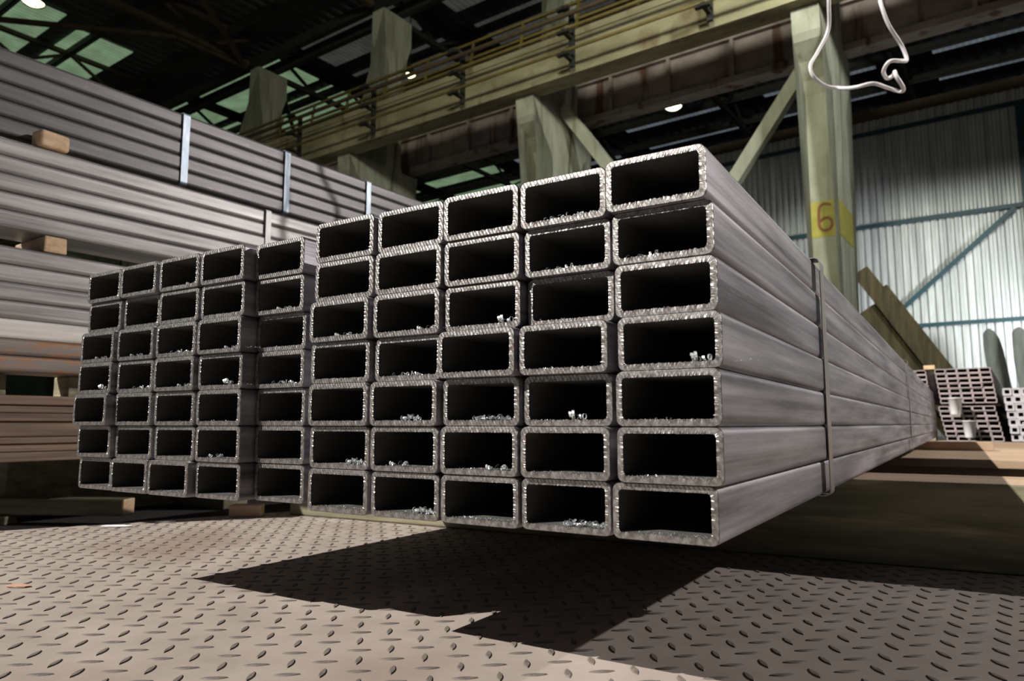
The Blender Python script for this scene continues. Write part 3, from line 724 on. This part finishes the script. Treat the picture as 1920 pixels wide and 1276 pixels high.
# ------------------------------------------------------------------ tall stack at the left (along the hall axis, face at u = -2.2)
def stack_tube(name, z0, z1, du, mat, label, group, v0=0.655, ln=6.0, w_=0.16, r=0.009, t=0.004):
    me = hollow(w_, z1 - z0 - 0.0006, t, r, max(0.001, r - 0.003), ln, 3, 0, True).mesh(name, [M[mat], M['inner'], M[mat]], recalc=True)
    smooth_by_angle(me, 50)
    o = link(name, me, loc=H(-2.2 + du - w_ / 2, v0, (z0 + z1) / 2), rotz=HROT)
    return tag(o, label, 'steel tube', group)
rl = random.Random(3)
p1 = 0.049
for k in range(5):
    z1 = 1.045 - p1 * k
    stack_tube('rectangular_tube', z1 - p1, z1, rl.uniform(-.003, .003) - 0.05, 'steel_dim_lit', 'dim-lit grey tube side in the topmost left pack, %s from the top' % ORD[k], 'tubes of the topmost left pack')
p1 = 0.0495
for k in range(5):
    z1 = 0.775 - p1 * k
    stack_tube('rectangular_tube', z1 - p1, z1, rl.uniform(-.003, .003), 'steel_grey', 'light grey tube side in the second left pack, %s from the top' % ORD[k], 'tubes of the second left pack')
for k in range(4):
    z1 = 0.478 - 0.049 * k
    stack_tube('rectangular_tube', z1 - 0.049, z1, rl.uniform(-.004, .004), 'steel_grey', 'light grey tube side in the third left pack, %s from the top' % ORD[k], 'grey tubes of the third left pack')
stack_tube('rectangular_tube', 0.228, 0.282, 0.0, 'steel_pale', 'pale dust-whitened steel tube side in the third pack, just above the rusty ones', None)
stack_tube('rectangular_tube', 0.184, 0.228, 0.006, 'steel_rust', 'rust-speckled tube directly under the pale whitened tube', None)
stack_tube('rectangular_tube', 0.140, 0.184, 0.002, 'steel_rust', 'lowest rust-speckled tube above the dark gap in the left stack', None)
# rusty flat bars below
bars = [(0.078, 0.052, 0.0), (0.052, 0.030, -0.010), (0.030, 0.008, 0.004), (0.008, -0.034, -0.008), (-0.034, -0.052, 0.010), (-0.052, -0.074, 0.0), (-0.074, -0.100, 0.006)]
for k, (z1, z0, du) in enumerate(bars):
    mb = MB(); mb.box(-0.7, 0, 0, 6.0, z0 + 0.0004, z1 - 0.0004)
    o = mb.obj('flat_bar', M['steel_brown'], loc=H(-2.2 + du, 0.66, 0), rotz=HROT); bevel(o, 0.003)
    tag(o, 'brown rusted flat steel bar low in the left stack, %s from the top' % ORD[k], 'steel bar', 'rusted flat bars of the left stack')
# straps on the left packs
def lstrap(v, z0, z1, mat, label, wd=0.024, du=0.0):
    o = strap(-0.1645 + du, 0.0045 + du, z0 - 0.0008, z1 + 0.0005, 0.0, wd, mat, label, loc=H(-2.2, v, 0), rotz=HROT)
    return o
lstrap(1.25, 0.800, 1.045, 'strap_blue', 'blue-grey strap on the topmost left pack, nearest the camera', du=-0.05)
lstrap(1.66, 0.800, 1.045, 'strap_blue', 'blue-grey strap on the topmost left pack, middle of the three', du=-0.05)
lstrap(2.08, 0.800, 1.045, 'strap_blue', 'dark blue-grey strap on the topmost left pack, farthest of the three', du=-0.05)
lstrap(1.55, 0.5275, 0.775, 'strap_white', 'pale strap around the second pack of the left stack', 0.022)
# wood spacers between packs (turned a little, ends showing)
def spacer(v, z0, z1, ln, sk, label, mat='timber', du=0.0, wy=0.05, end='wood_end'):
    """ends at u=-2.2+du, running to -u"""
    p = H(-2.2 + du, v, z0)
    d = Matrix.Rotation(HROT + sk, 3, 'Z') @ Vector((-1, 0, 0))
    o = timber('wood_block', ln, wy, z1 - z0, p + d * ln, HROT + sk, mat, label, 'wood block', end, 0.005)
    return o
mb = MB(); mb.box(-0.027, 0.027, -0.04, 0.04, 0.0, 0.048)
wb = mb.obj('wood_block', [M['wood_end']], loc=H(-2.217, 0.835, 0.7757), rotz=HROT + R(8)); bevel(wb, 0.009, 3)
tag(wb, 'rounded pale wood block resting on the second left pack against the topmost one', 'wood block')
spacer(0.83, 0.4785, 0.5255, 0.2, R(0), 'squared tan wood spacer between the second and third packs of the left stack', du=0.004, wy=0.06)
spacer(1.0, 0.7755, 0.7995, 0.12, 0, 'thin wood spacer hidden deep between the topmost and second packs', du=-0.08, mat='timber_dark', end='timber_dark')
spacer(3.4, 0.7755, 0.7995, 0.2, 0, 'wood spacer far along between the topmost and second packs', du=-0.08)
spacer(3.6, 0.4785, 0.5255, 0.2, 0, 'wood spacer far along between the second and third packs', du=-0.02)
spacer(0.75, 0.0785, 0.1395, 0.2, 0, 'wood spacer in the dark gap above the rusted bars, near end', du=-0.09, mat='timber_dark', end='timber_dark')  # dark ends paint the shade of the gap into the wood
spacer(3.3, 0.0785, 0.1395, 0.2, 0, 'wood spacer in the dark gap above the rusted bars, far end', du=-0.09, mat='timber_dark', end='timber_dark')
spacer(1.5, -0.2995, -0.1005, 0.3, 0, 'thick dark timber under the rusted bars at the near end', du=-0.12, mat='timber_dark', wy=0.1, end='timber_dark')
spacer(3.6, -0.2995, -0.1005, 0.3, 0, 'thick dark timber under the rusted bars at the far end', du=-0.12, mat='timber_dark', wy=0.1, end='timber_dark')
gap_blocker = MB(); gap_blocker.box(-0.07, 0.07, 0, 5.5, -0.2995, -0.1003); o = gap_blocker.obj('timber_bearer', M['timber_dark'], loc=H(-2.73, 0.95, 0), rotz=HROT); bevel(o, 0.004)  # added to hide the bright floor behind, so the low gap stays black
tag(o, 'long dark timber added under the rusted bars to keep the gap black', 'timber')
gap_blocker = MB(); gap_blocker.box(-0.05, 0.05, 0, 2.2, 0.0785, 0.1395); o = gap_blocker.obj('timber_bearer', M['timber_dark'], loc=H(-2.32, 0.95, 0), rotz=HROT); bevel(o, 0.004)  # likewise added, blocks the view through this gap to keep it dark
tag(o, 'long dark timber added to black out the gap above the rusted bars', 'timber')
spacer(1.10, -0.272, -0.222, 0.95, R(32), 'weathered grey timber with a pale end on the floor below the left stack', du=-0.01, mat='timber_dark', wy=0.06)
timber('wood_block', 0.3, 0.05, 0.027, tuple(H(-2.75, 0.74, -0.2995)), R(28), 'timber_dark', 'dark packing piece on the floor beneath the weathered timber', 'wood block')

# ------------------------------------------------------------------ tube stacks in the background at right
far_meshes = {}
def far_tube(key, w_, h_, t):
    if key not in far_meshes:
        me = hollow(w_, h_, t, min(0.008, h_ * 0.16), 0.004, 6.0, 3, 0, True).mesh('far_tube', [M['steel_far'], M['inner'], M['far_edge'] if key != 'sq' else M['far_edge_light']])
        smooth_by_angle(me, 50); far_meshes[key] = me
    return far_meshes[key]
def far_stack(key, ncol, nrow, pw, ph, w_, h_, u_left, ztop, shift, v, desc, group, place, t=0.009, name='rectangular_tube'):
    rn = random.Random(int(ztop * 1000)); me = far_tube(key, w_, h_, t)
    for r in range(nrow):
        for c in range(ncol):
            o = link(name, me, loc=H(u_left + shift * r / (nrow - 1) + pw * (c + 0.5), v + rn.uniform(-0.008, 0.012), ztop - ph * (r + 0.5)), rotz=HROT)
            tag(o, '%s %s, %s, %s from left' % (desc, place, row_name(r, nrow), ORD[c]), 'steel tube', group)
far_stack('a', 5, 7, 0.0985, 0.0515, 0.098, 0.0508, -0.75, 0.575, 0.035, 8.7, 'small distant tube end', 'tubes of the upper background pack', 'in upper background pack')
far_stack('a', 5, 7, 0.0985, 0.0515, 0.098, 0.0508, -0.735, 0.187, 0.055, 8.7, 'small distant tube end', 'tubes of the lower background pack', 'in lower background pack')
far_stack('c', 2, 6, 0.0985, 0.0515, 0.098, 0.0508, -1.03, 0.575, 0.02, 8.75, 'small distant tube end', 'tubes of the half-hidden background pack', 'in half-hidden background pack')
far_stack('sq', 4, 7, 0.0755, 0.0745, 0.0752, 0.0742, -0.172, 0.355, 0.045, 8.6, 'square tube end', 'square tubes of the right background pack', 'in pack at right edge', 0.018, 'square_tube')
def hbox(name, u0, u1, v0, v1, z0, z1, mat, label, cat, bev=0.005):
    mb = MB(); mb.box(-(u1 - u0) / 2, (u1 - u0) / 2, -(v1 - v0) / 2, (v1 - v0) / 2, 0, z1 - z0)
    o = mb.obj(name, M[mat], loc=H((u0 + u1) / 2, (v0 + v1) / 2, z0), rotz=HROT); bevel(o, bev); return tag(o, label, cat)
hbox('timber_bearer', -0.79, -0.14, 8.95, 9.07, -0.30, -0.1738, 'timber', 'timber under the near end of the lower background pack', 'timber')
hbox('timber_bearer', -0.79, -0.14, 13.9, 14.02, -0.30, -0.1738, 'timber', 'timber under the far end of the lower background pack', 'timber')
hbox('timber_bearer', -0.12, 0.25, 8.85, 8.97, -0.30, -0.1668, 'timber', 'timber under the near end of the square-tube pack', 'timber')
hbox('timber_bearer', -0.12, 0.25, 13.9, 14.02, -0.30, -0.1668, 'timber', 'timber under the far end of the square-tube pack', 'timber')
hbox('wood_block', -0.73, -0.20, 8.95, 9.03, 0.1875, 0.2140, 'timber', 'thin timber between the two rectangular-tube background packs, near end', 'wood block', 0.003)
hbox('wood_block', -0.73, -0.20, 13.9, 13.98, 0.1875, 0.2140, 'timber', 'thin timber between the two rectangular-tube background packs, far end', 'wood block', 0.003)
hbox('timber_bearer', -1.04, -0.80, 8.95, 9.15, -0.30, 0.2655, 'timber_dark', 'dark upright timber under the half-hidden background pack, near end', 'timber')
hbox('timber_bearer', -1.04, -0.80, 13.9, 14.1, -0.30, 0.2655, 'timber_dark', 'dark upright timber under the half-hidden background pack, far end', 'timber')
hbox('wood_block', -0.85, -0.745, 8.72, 8.95, 0.5755, 0.62, 'wood_end', 'pale yellow wood block between the tops of two background packs', 'wood block')
# white tapered cups hooked on the tube ends
def cup(u, v, ztop, label):
    mb = MB(); n = 24; r0, r1, h = 0.062, 0.045, 0.175; t = 0.002
    prof = [(0.001, -h + t), (r1 - 0.012, -h + t), (r1 - t, -h + 0.014), (r0 - t, 0), (r0 + 0.003, 0.001), (r0 + 0.003, -0.004), (r0, -0.005), (r1, -h + 0.014), (r1 - 0.008, -h + 0.003), (r1 - 0.014, -h), (0.001, -h)]
    vs = [(a * math.cos(2 * math.pi * j / n), a * math.sin(2 * math.pi * j / n), z) for a, z in prof for j in range(n)]
    mb.add(vs, [(i * n + j, i * n + (j + 1) % n, (i + 1) * n + (j + 1) % n, (i + 1) * n + j) for i in range(len(prof) - 1) for j in range(n)], 0, True)
    c = mb.obj('plastic_cup', M['plastic'], loc=H(u, v, ztop), rotz=HROT); tag(c, label, 'plastic cup', 'white cups on the background packs')
    mb = MB(); mb.tube([(0, 0.060, -0.002), (0, 0.064, 0.02), (0, 0.09, 0.012), (0, 0.16, 0.012)], 0.002, 6)
    mb.obj('wire_hook', M['strap'], c)
cup(-0.575, 8.56, 0.265, 'white tapered plastic cup hooked at the gap between the two background packs')
cup(-0.465, 8.56, 0.035, 'white tapered plastic cup hooked lower, in front of the lower background pack')

# leaning planks beside the numbered column
pl = [(-2.42, 2.95, -1.05, 0.14, 15.00, 0.30, 'timber_brown'), (-2.38, 2.2, -1.35, 0.10, 15.12, 0.34, 'timber_brown'), (-2.10, 2.62, -0.95, 0.12, 15.24, 0.22, 'timber_brown'),
      (-2.45, 1.7, -1.5, 0.1, 15.34, 0.44, 'timber_brown'), (-1.85, 1.95, -0.98, 0.10, 15.46, 0.20, 'timber'), (-2.3, 2.35, -1.2, 0.1, 15.56, 0.44, 'timber_brown'), (-2.0, 1.6, -1.1, 0.1, 15.66, 0.4, 'timber_brown')]
pn = ['longest brown plank leaning beside the numbered column, foremost of the pile', 'short brown plank leaning second in the pile by the column', 'brown plank with its tip apart, leaning in the middle of the pile',
      'wide dark brown plank low in the leaning pile', 'light tan plank on the right edge of the leaning pile', 'broad brown plank at the back of the leaning pile', 'wide low brown plank hindmost in the leaning pile']
for (u0, z0, u1, th, v, wd, mt), lb in zip(pl, pn):
    # continue the line to the floor
    s = (z0 + 0.28) / max(0.1, (z0 - (-0.28))); mb = MB()
    p = Vector((u0, 0, z0)); q = Vector((u1 + 0.55, 0, -0.22))
    mb.bar(p, q, 0.045, wd); mid = (p + q) / 2
    o = mb.obj('plank', M[mt], loc=H(0, v, 0), rotz=HROT); bevel(o, 0.006); tag(o, lb, 'plank', 'planks leaning by the column')
# rough grey slabs standing against the wall
def slab(u, v, w_, z1, lean, label):
    rn = random.Random(int(u * 100)); pts = []
    H_ = z1 + 0.3
    prof = [(-.5, 0), (-.49, .25), (-.47, .5), (-.5, .7), (-.48, .85), (-.44, .95), (-.3, .985), (-.1, 1.0), (.1, .97), (.25, .9), (.38, .78), (.42, .6), (.47, .4), (.49, .2), (.52, 0)]
    bm = bmesh.new(); fr = [bm.verts.new((a * w_ + lean * b_ + rn.uniform(-.01, .01), -0.04, b_ * H_ - 0.3)) for a, b_ in prof]
    bk = [bm.verts.new((x.co.x, 0.05, x.co.z)) for x in fr]; n = len(fr)
    bm.faces.new(fr); bm.faces.new(list(reversed(bk)))
    for i in range(n): bm.faces.new((fr[(i + 1) % n], fr[i], bk[i], bk[(i + 1) % n]))
    bmesh.ops.recalc_face_normals(bm, faces=bm.faces)
    me = bpy.data.meshes.new('leaning_slab'); bm.to_mesh(me); bm.free(); me.materials.append(M['timber_grey'])
    o = link('weathered_slab', me, loc=H(u, v, 0.0), rotz=HROT); bevel(o, 0.015); tag(o, label, 'slab')
slab(-0.29, 18.5, 0.40, 2.06, -0.18, 'weathered grey rough-edged slab standing before the corrugated wall')
slab(0.18, 18.2, 0.42, 2.02, -0.12, 'dark weathered slab cut off by the right picture edge')

# ------------------------------------------------------------------ hanging cable
cp = [(-1.4323000000000001, 12.95), (-0.8823, 6), (-0.5923, 2.8), (-0.5473, 2.2), (-0.5323, 1.8663), (-0.543, 1.7296), (-0.56, 1.6308), (-0.6, 1.5278), (-0.618, 1.4522), (-0.608, 1.4007), (-0.5723, 1.3743), (-0.5322, 1.3673), (-0.49, 1.3372), (-0.4486, 1.3099), (-0.3948, 1.3145), (-0.3539, 1.3093), (-0.3127, 1.2888), (-0.2969, 1.2779), (-0.3132, 1.3127), (-0.3205, 1.3452), (-0.3327, 1.3575), (-0.3552, 1.3533), (-0.3585, 1.3609), (-0.3317, 1.3768), (-0.2981, 1.3861), (-0.284, 1.4099), (-0.2972, 1.4685), (-0.3303, 1.5366), (-0.3486, 1.614), (-0.3567, 1.6729), (-0.3539, 1.7959), (-0.3439, 2.2), (-0.3039, 2.8), (-0.0039000000000000146, 6), (0.5461, 12.95)]
P = [H(u, 3.0 + (0.05 * math.sin(i * 1.3) if 5 < i < len(cp) - 6 else 0), z) for i, (u, z) in enumerate(cp)]
Q = []
for i in range(len(P) - 1):
    p0, p1, p2, p3 = P[max(i - 1, 0)], P[i], P[i + 1], P[min(i + 2, len(P) - 1)]
    for k in range(6):
        t = k / 6; Q.append(0.5 * ((2 * p1) + (p2 - p0) * t + (2 * p0 - 5 * p1 + 4 * p2 - p3) * t * t + (3 * p1 - p0 - 3 * p2 + p3) * t ** 3))
Q.append(P[-1])
mb = MB(); mb.tube(Q, 0.0075, 10); co = mb.obj('hanging_cable', M['cable'])
tag(co, 'white cable hanging in a crooked loop from above at the upper right', 'cable')

# ------------------------------------------------------------------ litter on the plate
def scrap(name, x, y, a, b_, rot, mat, label, cat):
    rn = random.Random(int(x * 1000)); n = 9; ring = []
    for i in range(n):
        t = 2 * math.pi * i / n; k = rn.uniform(0.75, 1.0); ring.append((a * k * math.cos(t), b_ * k * math.sin(t)))
    mb = MB(); mb.add([(p, q, 0.0) for p, q in ring] + [(p, q, 0.0012) for p, q in ring], [tuple(range(n, 2 * n)), tuple(reversed(range(n)))] + [(i, (i + 1) % n, n + (i + 1) % n, n + i) for i in range(n)])
    me = mb.mesh(name, M[mat])
    tag(link(name, me, loc=(x, y, ZP + 0.0015), rotz=R(rot)), label, cat)
scrap('paper_scrap', -1.885, 1.075, 0.045, 0.016, 30, 'paper', 'white paper scrap at the left edge of the chequered plate', 'paper scrap')
scrap('paper_scrap', -1.86, 1.19, 0.03, 0.014, 40, 'paper', 'smaller white scrap just behind the first one at the plate edge', 'paper scrap')
scrap('paint_flake', -1.33, 0.60, 0.024, 0.012, 25, 'orange', 'faint orange flake lying on the chequered plate at far left', 'flake')
